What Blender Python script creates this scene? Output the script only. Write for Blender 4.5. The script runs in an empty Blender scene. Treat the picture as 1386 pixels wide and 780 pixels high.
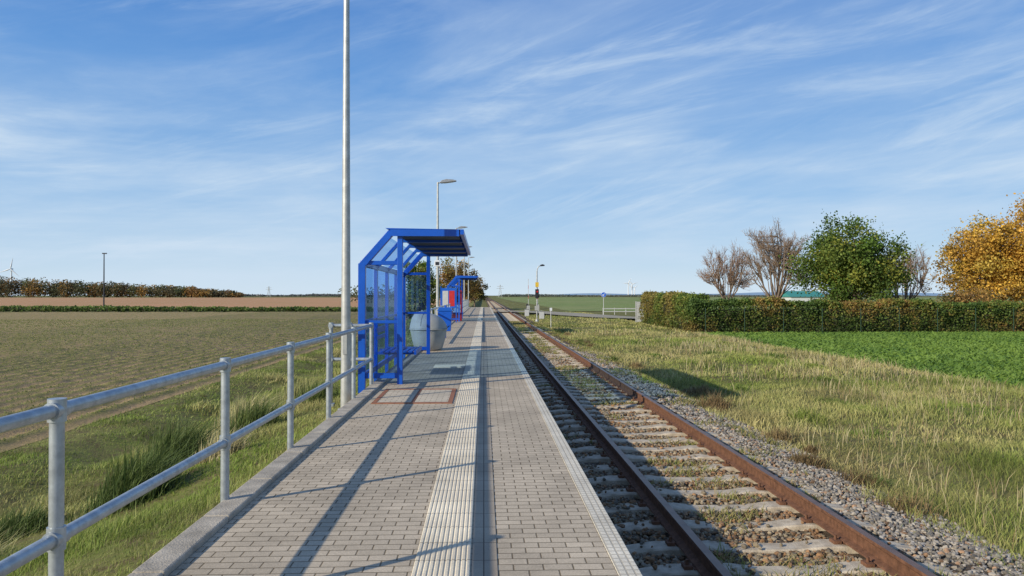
import bpy, math, random
import numpy as np
from mathutils import Vector
rng=np.random.default_rng(7); random.seed(7)
S=bpy.context.scene
col=S.collection
# ---------------------------------------------------------------- helpers
def finish(o,label=None,cat=None,kind=None,group=None,parent=None):
    if label: o["label"]=label
    if cat: o["category"]=cat
    if kind: o["kind"]=kind
    if group: o["group"]=group
    if parent: o.parent=parent
    return o
def empty(name,loc,label,cat,group=None,rz=0):
    o=bpy.data.objects.new(name,None); o.location=loc; o.rotation_euler=(0,0,rz); col.objects.link(o)
    o.empty_display_size=0.2
    return finish(o,label,cat,None,group)
def copy_thing(src,loc):
    n=src.copy(); n.location=loc
    col.objects.link(n)
    def rec(s,d):
        for c in list(s.children):
            if c is d: continue
            k=c.copy(); k.parent=d; k.matrix_parent_inverse=c.matrix_parent_inverse.copy(); col.objects.link(k); rec(c,k)
    rec(src,n)
    return n
class MB:
    def __init__(s): s.v=[];s.f=[];s.m=[];s.s=[]
    def add(s,vs,fs,m=0,sm=False):
        b=len(s.v); s.v+= [tuple(v) for v in vs]
        for f in fs: s.f.append(tuple(i+b for i in f)); s.m.append(m); s.s.append(sm)
    def box(s,x0,x1,y0,y1,z0,z1,m=0):
        vs=[(x0,y0,z0),(x1,y0,z0),(x1,y1,z0),(x0,y1,z0),(x0,y0,z1),(x1,y0,z1),(x1,y1,z1),(x0,y1,z1)]
        s.add(vs,[(0,3,2,1),(4,5,6,7),(0,1,5,4),(1,2,6,5),(2,3,7,6),(3,0,4,7)],m)
    def obox(s,p,q,w,h,m=0,up=(0,0,1)):
        p=Vector(p);q=Vector(q);d=(q-p).normalized();u=Vector(up)
        a=d.cross(u).normalized()*w/2;b=a.cross(d).normalized()*h/2
        vs=[p-a-b,p+a-b,p+a+b,p-a+b,q-a-b,q+a-b,q+a+b,q-a+b]
        s.add(vs,[(0,1,2,3),(7,6,5,4),(0,4,5,1),(1,5,6,2),(2,6,7,3),(3,7,4,0)],m)
    def tube(s,p,q,r0,r1=None,n=16,m=0,caps=True):
        if r1 is None:r1=r0
        p=Vector(p);q=Vector(q);d=(q-p).normalized()
        u=Vector((0,0,1)) if abs(d.z)<.9 else Vector((1,0,0))
        a=d.cross(u).normalized();b=d.cross(a).normalized()
        vs=[];
        for k in range(n):
            t=2*math.pi*k/n; c=a*math.cos(t)+b*math.sin(t)
            vs.append(p+c*r0);vs.append(q+c*r1)
        fs=[(2*k,2*((k+1)%n),2*((k+1)%n)+1,2*k+1) for k in range(n)]
        s.add(vs,fs,m,True)
        if caps:
            s.add(vs[0::2],[tuple(range(n))[::-1]],m);s.add(vs[1::2],[tuple(range(n))],m)
    def path(s,pts,r,n=12,m=0):
        for i in range(len(pts)-1): s.tube(pts[i],pts[i+1],r,r,n,m)
    def prism(s,poly,axis,a0,a1,m=0):
        def P(u,v,a):
            return (a,u,v) if axis=='x' else ((u,a,v) if axis=='y' else (u,v,a))
        n=len(poly)
        vs=[P(u,v,a0) for u,v in poly]+[P(u,v,a1) for u,v in poly]
        fs=[tuple(range(n))[::-1],tuple(range(n,2*n))]+[(i,(i+1)%n,(i+1)%n+n,i+n) for i in range(n)]
        s.add(vs,fs,m)
    def lathe(s,prof,c=(0,0,0),n=32,m=0):
        vs=[]
        for r,z in prof:
            for k in range(n):
                t=2*math.pi*k/n; vs.append((c[0]+r*math.cos(t),c[1]+r*math.sin(t),c[2]+z))
        fs=[]
        for i in range(len(prof)-1):
            for k in range(n):
                fs.append((i*n+k,i*n+(k+1)%n,(i+1)*n+(k+1)%n,(i+1)*n+k))
        s.add(vs,fs,m,True)
    def obj(s,name,mats,parent=None,loc=(0,0,0),bevel=0,**kw):
        me=bpy.data.meshes.new(name); me.from_pydata(s.v,[],s.f)
        if not isinstance(mats,(list,tuple)): mats=[mats]
        for m in mats: me.materials.append(m)
        me.polygons.foreach_set('material_index',s.m); me.polygons.foreach_set('use_smooth',s.s)
        me.update()
        import bmesh
        bm=bmesh.new(); bm.from_mesh(me); bmesh.ops.recalc_face_normals(bm,faces=bm.faces); bm.to_mesh(me); bm.free()
        o=bpy.data.objects.new(name,me); o.location=loc; col.objects.link(o)
        if bevel:
            md=o.modifiers.new('b','BEVEL'); md.width=bevel; md.segments=2; md.limit_method='ANGLE'
        return finish(o,parent=parent,**kw)
def npmesh(name,V,F,mats,C=None,smooth=False,parent=None,**kw):
    me=bpy.data.meshes.new(name)
    me.vertices.add(len(V)); me.vertices.foreach_set('co',np.asarray(V,np.float32).ravel())
    loops=np.concatenate([f.ravel() for f in F]); sizes=np.concatenate([np.full(len(f),f.shape[1]) for f in F])
    starts=np.concatenate([[0],np.cumsum(sizes)[:-1]])
    me.loops.add(len(loops)); me.loops.foreach_set('vertex_index',loops.astype(np.int32))
    me.polygons.add(len(sizes)); me.polygons.foreach_set('loop_start',starts.astype(np.int32))
    try: me.polygons.foreach_set('loop_total',sizes.astype(np.int32))
    except Exception: pass
    me.polygons.foreach_set('use_smooth',np.full(len(sizes),smooth))
    if not isinstance(mats,(list,tuple)): mats=[mats]
    for m in mats: me.materials.append(m)
    me.update(calc_edges=True); me.validate()
    if C is not None:
        a=me.color_attributes.new('Col','FLOAT_COLOR','POINT')
        c4=np.ones((len(V),4),np.float32); c4[:,:3]=C; a.data.foreach_set('color',c4.ravel())
    o=bpy.data.objects.new(name,me); col.objects.link(o)
    return finish(o,parent=parent,**kw)
def vnoise(x,y,s,seed=0):
    x=np.asarray(x)/s;y=np.asarray(y)/s
    xi=np.floor(x);yi=np.floor(y);fx=x-xi;fy=y-yi
    fx=fx*fx*(3-2*fx);fy=fy*fy*(3-2*fy)
    def h(a,b):
        v=np.sin(a*127.1+b*311.7+seed*74.7)*43758.5453
        return v-np.floor(v)
    return (h(xi,yi)*(1-fx)+h(xi+1,yi)*fx)*(1-fy)+(h(xi,yi+1)*(1-fx)+h(xi+1,yi+1)*fx)*fy
# ---------------------------------------------------------------- materials
def newmat(name):
    m=bpy.data.materials.new(name); m.use_nodes=True
    nt=m.node_tree; b=nt.nodes['Principled BSDF']; return m,nt,b
def N(nt,t,**kw):
    n=nt.nodes.new(t)
    for k,v in kw.items():
        if k in n.inputs: n.inputs[k].default_value=v
        else: setattr(n,k,v)
    return n
def rgb(c): return (c[0],c[1],c[2],1)
def simple(name,c,rough=.6,metal=0,var=.15,scale=8,bump=0,bscale=60,c2=None,spec=.5):
    m,nt,b=newmat(name)
    tc=N(nt,'ShaderNodeTexCoord')
    no=N(nt,'ShaderNodeTexNoise',Scale=scale,Detail=6.0,Roughness=.6); nt.links.new(tc.outputs['Object'],no.inputs['Vector'])
    mx=N(nt,'ShaderNodeMix',data_type='RGBA')
    cc=c2 or tuple(v*(1-var) for v in c)
    mx.inputs['A'].default_value=rgb(cc); mx.inputs['B'].default_value=rgb(tuple(min(1,v*(1+(var if not c2 else 0))) for v in c))
    cr=N(nt,'ShaderNodeValToRGB'); cr.color_ramp.elements[0].position=.35; cr.color_ramp.elements[1].position=.65
    nt.links.new(no.outputs['Fac'],cr.inputs['Fac']); nt.links.new(cr.outputs['Color'],mx.inputs['Factor'])
    nt.links.new(mx.outputs['Result'],b.inputs['Base Color'])
    b.inputs['Roughness'].default_value=rough; b.inputs['Metallic'].default_value=metal
    b.inputs['Specular IOR Level'].default_value=spec
    if bump:
        n2=N(nt,'ShaderNodeTexNoise',Scale=bscale,Detail=5.0); nt.links.new(tc.outputs['Object'],n2.inputs['Vector'])
        bp=N(nt,'ShaderNodeBump',Strength=bump,Distance=.02); nt.links.new(n2.outputs['Fac'],bp.inputs['Height'])
        nt.links.new(bp.outputs['Normal'],b.inputs['Normal'])
    return m
def leafmat(name,trans=.35,rough=.6):
    m,nt,b=newmat(name)
    at=N(nt,'ShaderNodeAttribute',attribute_name='Col')
    nt.links.new(at.outputs['Color'],b.inputs['Base Color']); b.inputs['Roughness'].default_value=rough
    b.inputs['Specular IOR Level'].default_value=.25
    tr=N(nt,'ShaderNodeBsdfTranslucent'); nt.links.new(at.outputs['Color'],tr.inputs['Color'])
    mx=N(nt,'ShaderNodeMixShader',Fac=trans)
    nt.links.new(b.outputs[0],mx.inputs[1]); nt.links.new(tr.outputs[0],mx.inputs[2])
    nt.links.new(mx.outputs[0],nt.nodes['Material Output'].inputs['Surface'])
    return m
M_leaf=leafmat('foliage'); M_grass=leafmat('grass_blades',.3)
M_galv=simple('galvanised_steel',(.40,.43,.44),.42,.5,.18,18)
M_galv2=simple('galvanised_pole',(.44,.44,.41),.5,.4,.14,9)
M_blue=simple('blue_paint',(.005,.085,.46),.33,0,.10,3)
M_bluel=simple('blue_paint_pale',(.008,.10,.48),.35,0,.08,3)
M_conc=simple('concrete',(.36,.35,.32),.85,0,.18,9,.35,70)
M_kerb=simple('kerb_concrete',(.38,.33,.255),.9,0,.25,6,.4,80)
M_sleep=simple('sleeper_concrete',(.56,.47,.34),.85,0,.2,7,.3,60,c2=(.33,.265,.18))
M_rust=simple('rail_rust',(.15,.072,.04),.8,0,.3,14,.3,90,spec=.25)
M_railtop=simple('rail_top',(.21,.125,.08),.45,.4,.2,6)
M_bark=simple('bark',(.19,.14,.10),.9,0,.25,6)
M_twig=simple('twig',(.30,.205,.13),.9,0,.2,3)
M_twig2=simple('twig_red',(.30,.18,.11),.9,0,.2,3)
M_dark=simple('dark_metal',(.03,.03,.035),.5,.3)
M_white=simple('white_paint',(.70,.71,.71),.5,0,.06)
M_pale=simple('pale_grey_paint',(.48,.48,.46),.6,0,.08)
M_red=simple('red_paint',(.5,.02,.02),.5)
M_redf=simple('faded_red_paint',(.42,.10,.08),.6)
M_yel=simple('yellow_sign',(.70,.46,.04),.5)
M_bsign=simple('blue_sign',(.01,.12,.55),.4)
M_plas=simple('grey_plastic',(.36,.36,.33),.6,0,.12,4)
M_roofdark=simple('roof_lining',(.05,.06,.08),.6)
M_hatch=simple('rusty_frame',(.28,.11,.05),.8,0,.2,10,.2,60)
M_hill=simple('hazed_hill',(.25,.35,.45),1,0,.1,.002,spec=0)  # aerial haze is put into this bluish base colour
M_farbld=simple('far_wall',(.55,.55,.52),.9)
M_teal=simple('teal_roof',(.04,.22,.19),.8)
M_fgreen=simple('fence_green',(.012,.045,.022),.6)
def glassmat(name,tint=(.75,.86,.95),f=.13):
    m,nt,b=newmat(name)
    t=N(nt,'ShaderNodeBsdfTransparent'); t.inputs[0].default_value=rgb(tint)
    g=N(nt,'ShaderNodeBsdfGlossy'); g.inputs['Roughness'].default_value=.05; g.inputs[0].default_value=(.8,.9,1,1)
    mx=N(nt,'ShaderNodeMixShader',Fac=f); nt.links.new(t.outputs[0],mx.inputs[1]); nt.links.new(g.outputs[0],mx.inputs[2])
    nt.links.new(mx.outputs[0],nt.nodes['Material Output'].inputs['Surface']); return m
M_glass=glassmat('shelter_glass',(.66,.80,.95),.08)
def groundmat(name,c1,c2,c3,s1,s2,bump=.5,bs=20,bd=.05,rows=None,rowcol=None):
    m,nt,b=newmat(name)
    tc=N(nt,'ShaderNodeTexCoord')
    n1=N(nt,'ShaderNodeTexNoise',Scale=s1,Detail=8.0,Roughness=.62); nt.links.new(tc.outputs['Object'],n1.inputs['Vector'])
    n2=N(nt,'ShaderNodeTexNoise',Scale=s2,Detail=6.0,Roughness=.7); nt.links.new(tc.outputs['Object'],n2.inputs['Vector'])
    def ramp(n,a,bb):
        r=N(nt,'ShaderNodeValToRGB'); r.color_ramp.elements[0].position=a; r.color_ramp.elements[1].position=bb
        nt.links.new(n.outputs['Fac'],r.inputs['Fac']); return r
    r1=ramp(n1,.38,.62); r2=ramp(n2,.4,.62)
    m1=N(nt,'ShaderNodeMix',data_type='RGBA'); m1.inputs['A'].default_value=rgb(c1); m1.inputs['B'].default_value=rgb(c2)
    nt.links.new(r1.outputs['Color'],m1.inputs['Factor'])
    m2=N(nt,'ShaderNodeMix',data_type='RGBA'); nt.links.new(m1.outputs['Result'],m2.inputs['A']); m2.inputs['B'].default_value=rgb(c3)
    nt.links.new(r2.outputs['Color'],m2.inputs['Factor'])
    last=m2.outputs['Result']
    nb=N(nt,'ShaderNodeTexNoise',Scale=bs,Detail=6.0,Roughness=.7); nt.links.new(tc.outputs['Object'],nb.inputs['Vector'])
    h=nb.outputs['Fac']
    if rows:
        sx=N(nt,'ShaderNodeSeparateXYZ'); nt.links.new(tc.outputs['Object'],sx.inputs[0])
        w1=N(nt,'ShaderNodeTexNoise',Scale=.3,Detail=1.0); nt.links.new(tc.outputs['Object'],w1.inputs['Vector'])
        ph=N(nt,'ShaderNodeMath',operation='MULTIPLY_ADD'); nt.links.new(sx.outputs['X'],ph.inputs[0]); ph.inputs[1].default_value=2*math.pi/rows[0]
        wm_=N(nt,'ShaderNodeMath',operation='MULTIPLY'); nt.links.new(w1.outputs['Fac'],wm_.inputs[0]); wm_.inputs[1].default_value=1.2; nt.links.new(wm_.outputs[0],ph.inputs[2])
        cs=N(nt,'ShaderNodeMath',operation='COSINE'); nt.links.new(ph.outputs[0],cs.inputs[0])
        mr=N(nt,'ShaderNodeMapRange'); mr.inputs['From Min'].default_value=-.3; mr.inputs['From Max'].default_value=.9; mr.inputs['To Max'].default_value=rows[2]; nt.links.new(cs.outputs[0],mr.inputs['Value'])
        m3=N(nt,'ShaderNodeMix',data_type='RGBA'); nt.links.new(last,m3.inputs['A']); m3.inputs['B'].default_value=rgb(rowcol)
        nt.links.new(mr.outputs[0],m3.inputs['Factor']); last=m3.outputs['Result']
    nt.links.new(last,b.inputs['Base Color'])
    bp=N(nt,'ShaderNodeBump',Strength=bump,Distance=bd); nt.links.new(h,bp.inputs['Height']); nt.links.new(bp.outputs['Normal'],b.inputs['Normal'])
    b.inputs['Roughness'].default_value=.95; b.inputs['Specular IOR Level'].default_value=.1
    return m
ROW=.60
M_ground=groundmat('grass_ground',(.14,.17,.035),(.22,.21,.065),(.14,.11,.05),.25,3,.5,14)
M_soil=groundmat('ploughed_soil',(.36,.245,.13),(.42,.29,.155),(.31,.235,.105),.05,1.6,.9,9,.08,rows=(ROW,0,.70),rowcol=(.21,.205,.06))
M_soil2=groundmat('far_soil',(.54,.28,.145),(.47,.26,.13),(.42,.26,.12),.01,.05,.2,2)
M_crop=groundmat('green_crop',(.10,.19,.03),(.13,.23,.035),(.08,.14,.03),.2,3,.6,16)
M_meadow=groundmat('meadow',(.20,.26,.07),(.30,.30,.12),(.17,.21,.07),.02,.2,.3,3)
M_ballast=groundmat('ballast_bed',(.15,.11,.075),(.20,.155,.11),(.10,.07,.045),5,24,1.0,28,.06)
M_asph=groundmat('worn_asphalt',(.35,.305,.235),(.40,.35,.28),(.27,.25,.17),.5,12,.3,80,.01)
def stonemat():
    m,nt,b=newmat('ballast_stone')
    at=N(nt,'ShaderNodeAttribute',attribute_name='Col'); nt.links.new(at.outputs['Color'],b.inputs['Base Color']); b.inputs['Roughness'].default_value=.85
    return m
M_stone=stonemat()
def paver(name,bw,rh,ms,c1,c2,mort,off=.5,rot=0,bump=.6):
    m,nt,b=newmat(name)
    tc=N(nt,'ShaderNodeTexCoord'); mp=N(nt,'ShaderNodeMapping'); mp.inputs['Rotation'].default_value=(0,0,rot)
    nt.links.new(tc.outputs['Object'],mp.inputs[0])
    br=N(nt,'ShaderNodeTexBrick'); br.offset=off; br.inputs['Scale'].default_value=1
    br.inputs['Brick Width'].default_value=bw; br.inputs['Row Height'].default_value=rh; br.inputs['Mortar Size'].default_value=ms
    br.inputs['Mortar Smooth'].default_value=.3; br.inputs['Bias'].default_value=0
    br.inputs['Color1'].default_value=rgb(c1); br.inputs['Color2'].default_value=rgb(c2); br.inputs['Mortar'].default_value=rgb(mort)
    nt.links.new(mp.outputs[0],br.inputs['Vector'])
    n1=N(nt,'ShaderNodeTexNoise',Scale=1.3,Detail=7.0,Roughness=.65); nt.links.new(tc.outputs['Object'],n1.inputs['Vector'])
    n3=N(nt,'ShaderNodeTexNoise',Scale=120,Detail=3.0); nt.links.new(tc.outputs['Object'],n3.inputs['Vector'])
    r=N(nt,'ShaderNodeMapRange'); r.inputs['From Min'].default_value=.3; r.inputs['From Max'].default_value=.7; r.inputs['To Min'].default_value=.76; r.inputs['To Max'].default_value=1.16
    nt.links.new(n1.outputs['Fac'],r.inputs['Value'])
    r3=N(nt,'ShaderNodeMapRange'); r3.inputs['From Min'].default_value=.3; r3.inputs['From Max'].default_value=.7; r3.inputs['To Min'].default_value=.85; r3.inputs['To Max'].default_value=1.15
    nt.links.new(n3.outputs['Fac'],r3.inputs['Value'])
    mu=N(nt,'ShaderNodeMath',operation='MULTIPLY'); nt.links.new(r.outputs[0],mu.inputs[0]); nt.links.new(r3.outputs[0],mu.inputs[1])
    vm=N(nt,'ShaderNodeVectorMath',operation='SCALE'); nt.links.new(br.outputs['Color'],vm.inputs[0]); nt.links.new(mu.outputs[0],vm.inputs['Scale'])
    nt.links.new(vm.outputs[0],b.inputs['Base Color'])
    ad=N(nt,'ShaderNodeMath',operation='MULTIPLY_ADD'); ad.inputs[1].default_value=-1; 
    nt.links.new(br.outputs['Fac'],ad.inputs[0]); 
    sc=N(nt,'ShaderNodeMath',operation='MULTIPLY'); sc.inputs[1].default_value=.25; nt.links.new(n3.outputs['Fac'],sc.inputs[0]); nt.links.new(sc.outputs[0],ad.inputs[2])
    bp=N(nt,'ShaderNodeBump',Strength=bump,Distance=.008); nt.links.new(ad.outputs[0],bp.inputs['Height']); nt.links.new(bp.outputs['Normal'],b.inputs['Normal'])
    b.inputs['Roughness'].default_value=.85; b.inputs['Specular IOR Level'].default_value=.15
    return m
M_pave=paver('paving_blocks',.165,.09,.005,(.54,.445,.32),(.45,.37,.265),(.18,.14,.09))
M_strip=paver('smooth_strip',.5,.3,.004,(.40,.33,.24),(.37,.30,.22),(.14,.11,.08),0)
M_tact=paver('tactile_slabs',5,.3,.005,(.80,.69,.50),(.73,.625,.455),(.30,.24,.16),0)
M_cope=paver('coping_slabs',.043,.06,.006,(.72,.65,.51),(.65,.59,.47),(.45,.40,.31),0)
# ---------------------------------------------------------------- camera, light, sky
cam=bpy.data.cameras.new('camera'); co=bpy.data.objects.new('camera',cam); col.objects.link(co)
co.location=(0,0,1.5); co.rotation_euler=(math.radians(90.57),0,math.radians(-2.18)); cam.sensor_width=36; cam.lens=25.97
cam.clip_end=9000; cam.clip_start=.05; S.camera=co
sd=Vector((1.85,1.25,-1.0)).normalized()
sl=bpy.data.lights.new('sun','SUN'); sl.energy=5.0; sl.angle=math.radians(.5); sl.color=(1,.92,.78)
so=bpy.data.objects.new('sun',sl); so.rotation_euler=sd.to_track_quat('-Z','Y').to_euler(); so.location=(-20,-15,20); col.objects.link(so)
W=bpy.data.worlds.new('World'); S.world=W; W.use_nodes=True; nt=W.node_tree
bg=nt.nodes['Background']; bg.inputs['Strength'].default_value=.12
sky=N(nt,'ShaderNodeTexSky'); sky.sky_type='NISHITA'; sky.sun_disc=False; sky.sun_elevation=math.radians(24); sky.sun_rotation=math.radians(235.6)
sky.air_density=1.0; sky.dust_density=.3; sky.ozone_density=2.0
tc=N(nt,'ShaderNodeTexCoord'); sp=N(nt,'ShaderNodeSeparateXYZ'); nt.links.new(tc.outputs['Generated'],sp.inputs[0])
zr=N(nt,'ShaderNodeMath',operation='MAXIMUM'); zr.inputs[1].default_value=0; nt.links.new(sp.outputs['Z'],zr.inputs[0])
gr=N(nt,'ShaderNodeValToRGB'); nt.links.new(zr.outputs[0],gr.inputs['Fac'])
el=gr.color_ramp.elements
stops=[(0,(.64,.78,.89)),(.04,(.50,.68,.86)),(.13,(.29,.51,.81)),(.28,(.13,.33,.71)),(.42,(.075,.225,.60)),(1,(.045,.15,.46))]
el[0].position=0; el[0].color=rgb(stops[0][1]); el[1].position=1; el[1].color=rgb(stops[-1][1])
for p_,c_ in stops[1:-1]:
    e_=el.new(p_); e_.color=rgb(c_)
sc=N(nt,'ShaderNodeVectorMath',operation='SCALE'); sc.inputs['Scale'].default_value=1/.12; nt.links.new(gr.outputs['Color'],sc.inputs[0])
mb=N(nt,'ShaderNodeMix',data_type='RGBA'); mb.inputs['Factor'].default_value=.92; nt.links.new(sky.outputs[0],mb.inputs['A']); nt.links.new(sc.outputs[0],mb.inputs['B'])
def cloud(rot,scl,scale,dist,lo,hi,off,rough=.58):
    m0=N(nt,'ShaderNodeMapping'); m0.inputs['Rotation'].default_value=rot; nt.links.new(tc.outputs['Generated'],m0.inputs[0])
    mp=N(nt,'ShaderNodeMapping'); mp.inputs['Scale'].default_value=scl; mp.inputs['Location'].default_value=(off,off*.7,off*.3)
    nt.links.new(m0.outputs[0],mp.inputs[0])
    n=N(nt,'ShaderNodeTexNoise',Scale=scale,Detail=10.0,Roughness=rough,Distortion=dist); nt.links.new(mp.outputs[0],n.inputs['Vector'])
    r=N(nt,'ShaderNodeMapRange'); r.interpolation_type='SMOOTHSTEP'; r.inputs['From Min'].default_value=lo; r.inputs['From Max'].default_value=hi
    nt.links.new(n.outputs['Fac'],r.inputs['Value']); return r.outputs[0]
def M2(op,a,b):
    n=N(nt,'ShaderNodeMath',operation=op)
    for i,q in enumerate((a,b)):
        if isinstance(q,(int,float)): n.inputs[i].default_value=q
        else: nt.links.new(q,n.inputs[i])
    return n.outputs[0]
A1=cloud((0,math.radians(6),0),(1.5,1.1,10),2.2,.45,.43,.78,3.3,.64)
A2=cloud((0,math.radians(20),0),(1.2,1.3,11),2.6,.6,.45,.78,8.2,.66)
B1=cloud((0,math.radians(4),0),(1.0,1.0,3.2),1.9,.2,.36,.66,5.7,.5)
B2=cloud((0,math.radians(12),0),(1.0,1.0,3.4),2.3,.3,.36,.68,1.2,.5)
D1=cloud((0,math.radians(2),0),(1.1,1.0,11),2.3,.2,.40,.70,4.4,.58)
E1=cloud((0,math.radians(8),0),(1.0,1.0,4.5),2.2,.5,.40,.72,12.4,.62)
low=N(nt,'ShaderNodeMapRange'); low.inputs['From Min'].default_value=.45; low.inputs['From Max'].default_value=.05; low.inputs['To Min'].default_value=.6; low.inputs['To Max'].default_value=1.0
nt.links.new(zr.outputs[0],low.inputs['Value'])
lo2=N(nt,'ShaderNodeMapRange'); lo2.inputs['From Min'].default_value=.30; lo2.inputs['From Max'].default_value=.08; nt.links.new(zr.outputs[0],lo2.inputs['Value'])
t1=M2('MULTIPLY',A1,B1); t2=M2('MULTIPLY',A2,B2); t3=M2('ADD',t1,M2('MULTIPLY',t2,.8)); t4=M2('ADD',t3,M2('MULTIPLY',B1,.20))
t4=M2('ADD',t4,M2('MULTIPLY',M2('MULTIPLY',D1,lo2.outputs[0]),.55))
t4=M2('ADD',t4,M2('MULTIPLY',E1,.38))
t5=M2('MULTIPLY',t4,low.outputs[0]); t6=M2('MINIMUM',M2('MULTIPLY',t5,.80),.85)
mix=N(nt,'ShaderNodeMix',data_type='RGBA'); nt.links.new(t6,mix.inputs['Factor']); nt.links.new(mb.outputs['Result'],mix.inputs['A']); mix.inputs['B'].default_value=(.62/.12,.75/.12,.89/.12,1)
nt.links.new(mix.outputs['Result'],bg.inputs['Color'])
S.view_settings.view_transform='Standard'; S.view_settings.look='None'; S.view_settings.exposure=0
# ---------------------------------------------------------------- terrain
PX=[-6000,-8.6,-8.0,-7.2,-6.2,-5.2,-4.2,-3.0,-2.1,-1.8,-1.5,.6,.9,4.4,4.9,6,9,12.5,13.2,14,6000]
PZ=[-1.2,-1.2,-1.12,-1.08,-1.25,-1.2,-.85,-.5,-.27,-.27,-1.0,-1.0,-1.0,-1.0,-.93,-.86,-.80,-.86,-.9,-.97,-.97]
def gz(x,y):
    x=np.asarray(x,float);y=np.asarray(y,float)
    z=np.interp(x,PX,PZ)
    w=np.where((x<-2.2)&(x>-8.0),1,0)*np.clip((-2.1-x)/1.0,0,1)*np.clip((x+8)/.8,0,1)+np.where((x>4.9)&(x<13.4),1,0)*np.clip((x-4.8)/1.2,0,1)*np.clip((13.5-x)/1,0,1)
    return z+w*((vnoise(x,y,1.3,3)-.5)*.16+(vnoise(x,y,.5,4)-.5)*.06)
def grid(xs,ys,zf):
    X,Y=np.meshgrid(xs,ys); Z=zf(X,Y); V=np.stack([X,Y,Z],-1).reshape(-1,3)
    nx=len(xs);ny=len(ys); i=np.arange(ny-1)[:,None]*nx+np.arange(nx-1)[None,:]
    F=np.stack([i,i+1,i+1+nx,i+nx],-1).reshape(-1,4); return V,F
xs=np.concatenate([[-6000,-2000,-500,-150,-60,-25,-14],np.arange(-12,16,.25),[18,25,60,150,500,2000,6000]])
ys=np.concatenate([[-60,-20],np.arange(-6,45,.35),np.arange(46,130,2),[150,200,300,600,1200,2500,5000,8000]])
V,F=grid(xs,ys,gz)
npmesh('ground',V,[F],M_ground,smooth=True,label="grassy ground reaching out to the horizon",cat="ground",kind="structure")
def sheet(name,x0,x1,y0,y1,z,mat,label,cat,nx=2,ny=2,amp=0,sc=.4):
    X=np.linspace(x0,x1,nx);Y=np.linspace(y0,y1,ny)
    V,F=grid(X,Y,lambda x,y: z+amp*vnoise(x,y,sc,9)+amp*.5*vnoise(x,y,sc*.4,5)+0*x)
    return npmesh(name,V,[F],mat,smooth=True,label=label,cat=cat,kind="structure")
def soilz(x,y):
    fade=np.clip((-x-7.9)/.6,0,1)
    return -1.12+fade*(.03*np.cos(2*math.pi*x/ROW+1.2*vnoise(x,y,3,8))+.05*vnoise(x,y,.35,9)+.04*vnoise(x,y,.16,5))
xs=np.concatenate([np.arange(-70,-34,1.0),np.arange(-34,-20,.15),np.arange(-20,-7.98,.075)]); ys=np.concatenate([np.arange(-10,6,1.0),np.arange(6,50,.15),np.arange(50,117,1.0)])
V,F=grid(xs,ys,soilz); npmesh('ploughed_field',V,[F],M_soil,smooth=True,label="brown ploughed field with faint green seedlings",cat="field",kind="structure")
sheet('field',-900,-70.0,-10,116,-1.06,M_soil,"wide brown ploughed field running to the side","field")
sheet('field',-1600,-4,127,880,-1.05,M_soil2,"far bare reddish brown field","field")
sheet('crop_field',13.6,200,-20,46,-.93,M_crop,"bright green low crop field beside the railway","field",200,80,.07,.5)
sheet('meadow',6,700,112,900,-.9,M_meadow,"flat pale green meadow beyond the crossing","meadow")
# road
cl=[(-9,99),(-4,98.5),(3,97),(8,90.5),(11.0,82),(15,75.0),(24,70.5),(60,68)]
def cr(pts,n=8):
    out=[]
    P=[pts[0]]+pts+[pts[-1]]
    for i in range(1,len(P)-2):
        p0,p1,p2,p3=[np.array(q,float) for q in P[i-1:i+3]]
        for k in range(n):
            t=k/n; out.append(.5*((2*p1)+(-p0+p2)*t+(2*p0-5*p1+4*p2-p3)*t*t+(-p0+3*p1-3*p2+p3)*t**3))
    out.append(np.array(pts[-1],float)); return out
C=cr(cl); CA=np.array(C)
rv=[]
for i,p in enumerate(C):
    d=C[min(i+1,len(C)-1)]-C[max(i-1,0)]; d/=np.linalg.norm(d); n_=np.array([-d[1],d[0]])
    z=np.interp(p[0],[-60,-12,-1,6,14,60],[-.95,-.85,-.55,-.55,-.76,-.82]); w=np.interp(p[0],[0,7,11,16,25],[2.2,2.3,2.6,2.5,2.3])
    rv+= [(p[0]+n_[0]*w,p[1]+n_[1]*w,z),(p[0]-n_[0]*w,p[1]-n_[1]*w,z)]
rm=MB(); rm.add(rv,[(2*i,2*i+1,2*i+3,2*i+2) for i in range(len(C)-1)]); rm.obj('road',M_asph,label="narrow worn asphalt farm road over the railway crossing",cat="road",kind="structure")
def offroad(X,Y):
    d=np.full(len(X),1e9)
    for p in CA: d=np.minimum(d,(X-p[0])**2+(Y-p[1])**2)
    return d>10
bx=[.86,1.2,3.9,4.3,4.95]; bz=[-.82,-.79,-.79,-.82,-.95]
V,F=grid(np.array([.86,1.2,1.6,2,2.5,3,3.5,3.9,4.3,4.6,4.95]),np.concatenate([np.arange(-6,40,.25),np.arange(40,120,4),[200,400,800]]),lambda x,y:np.interp(x,bx,bz)+(vnoise(x,y,.3,2)-.5)*.02)
npmesh('ballast_bed',V,[F],M_ballast,smooth=True,label="brown crushed stone ballast bed under the track",cat="ballast",kind="structure")
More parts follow.
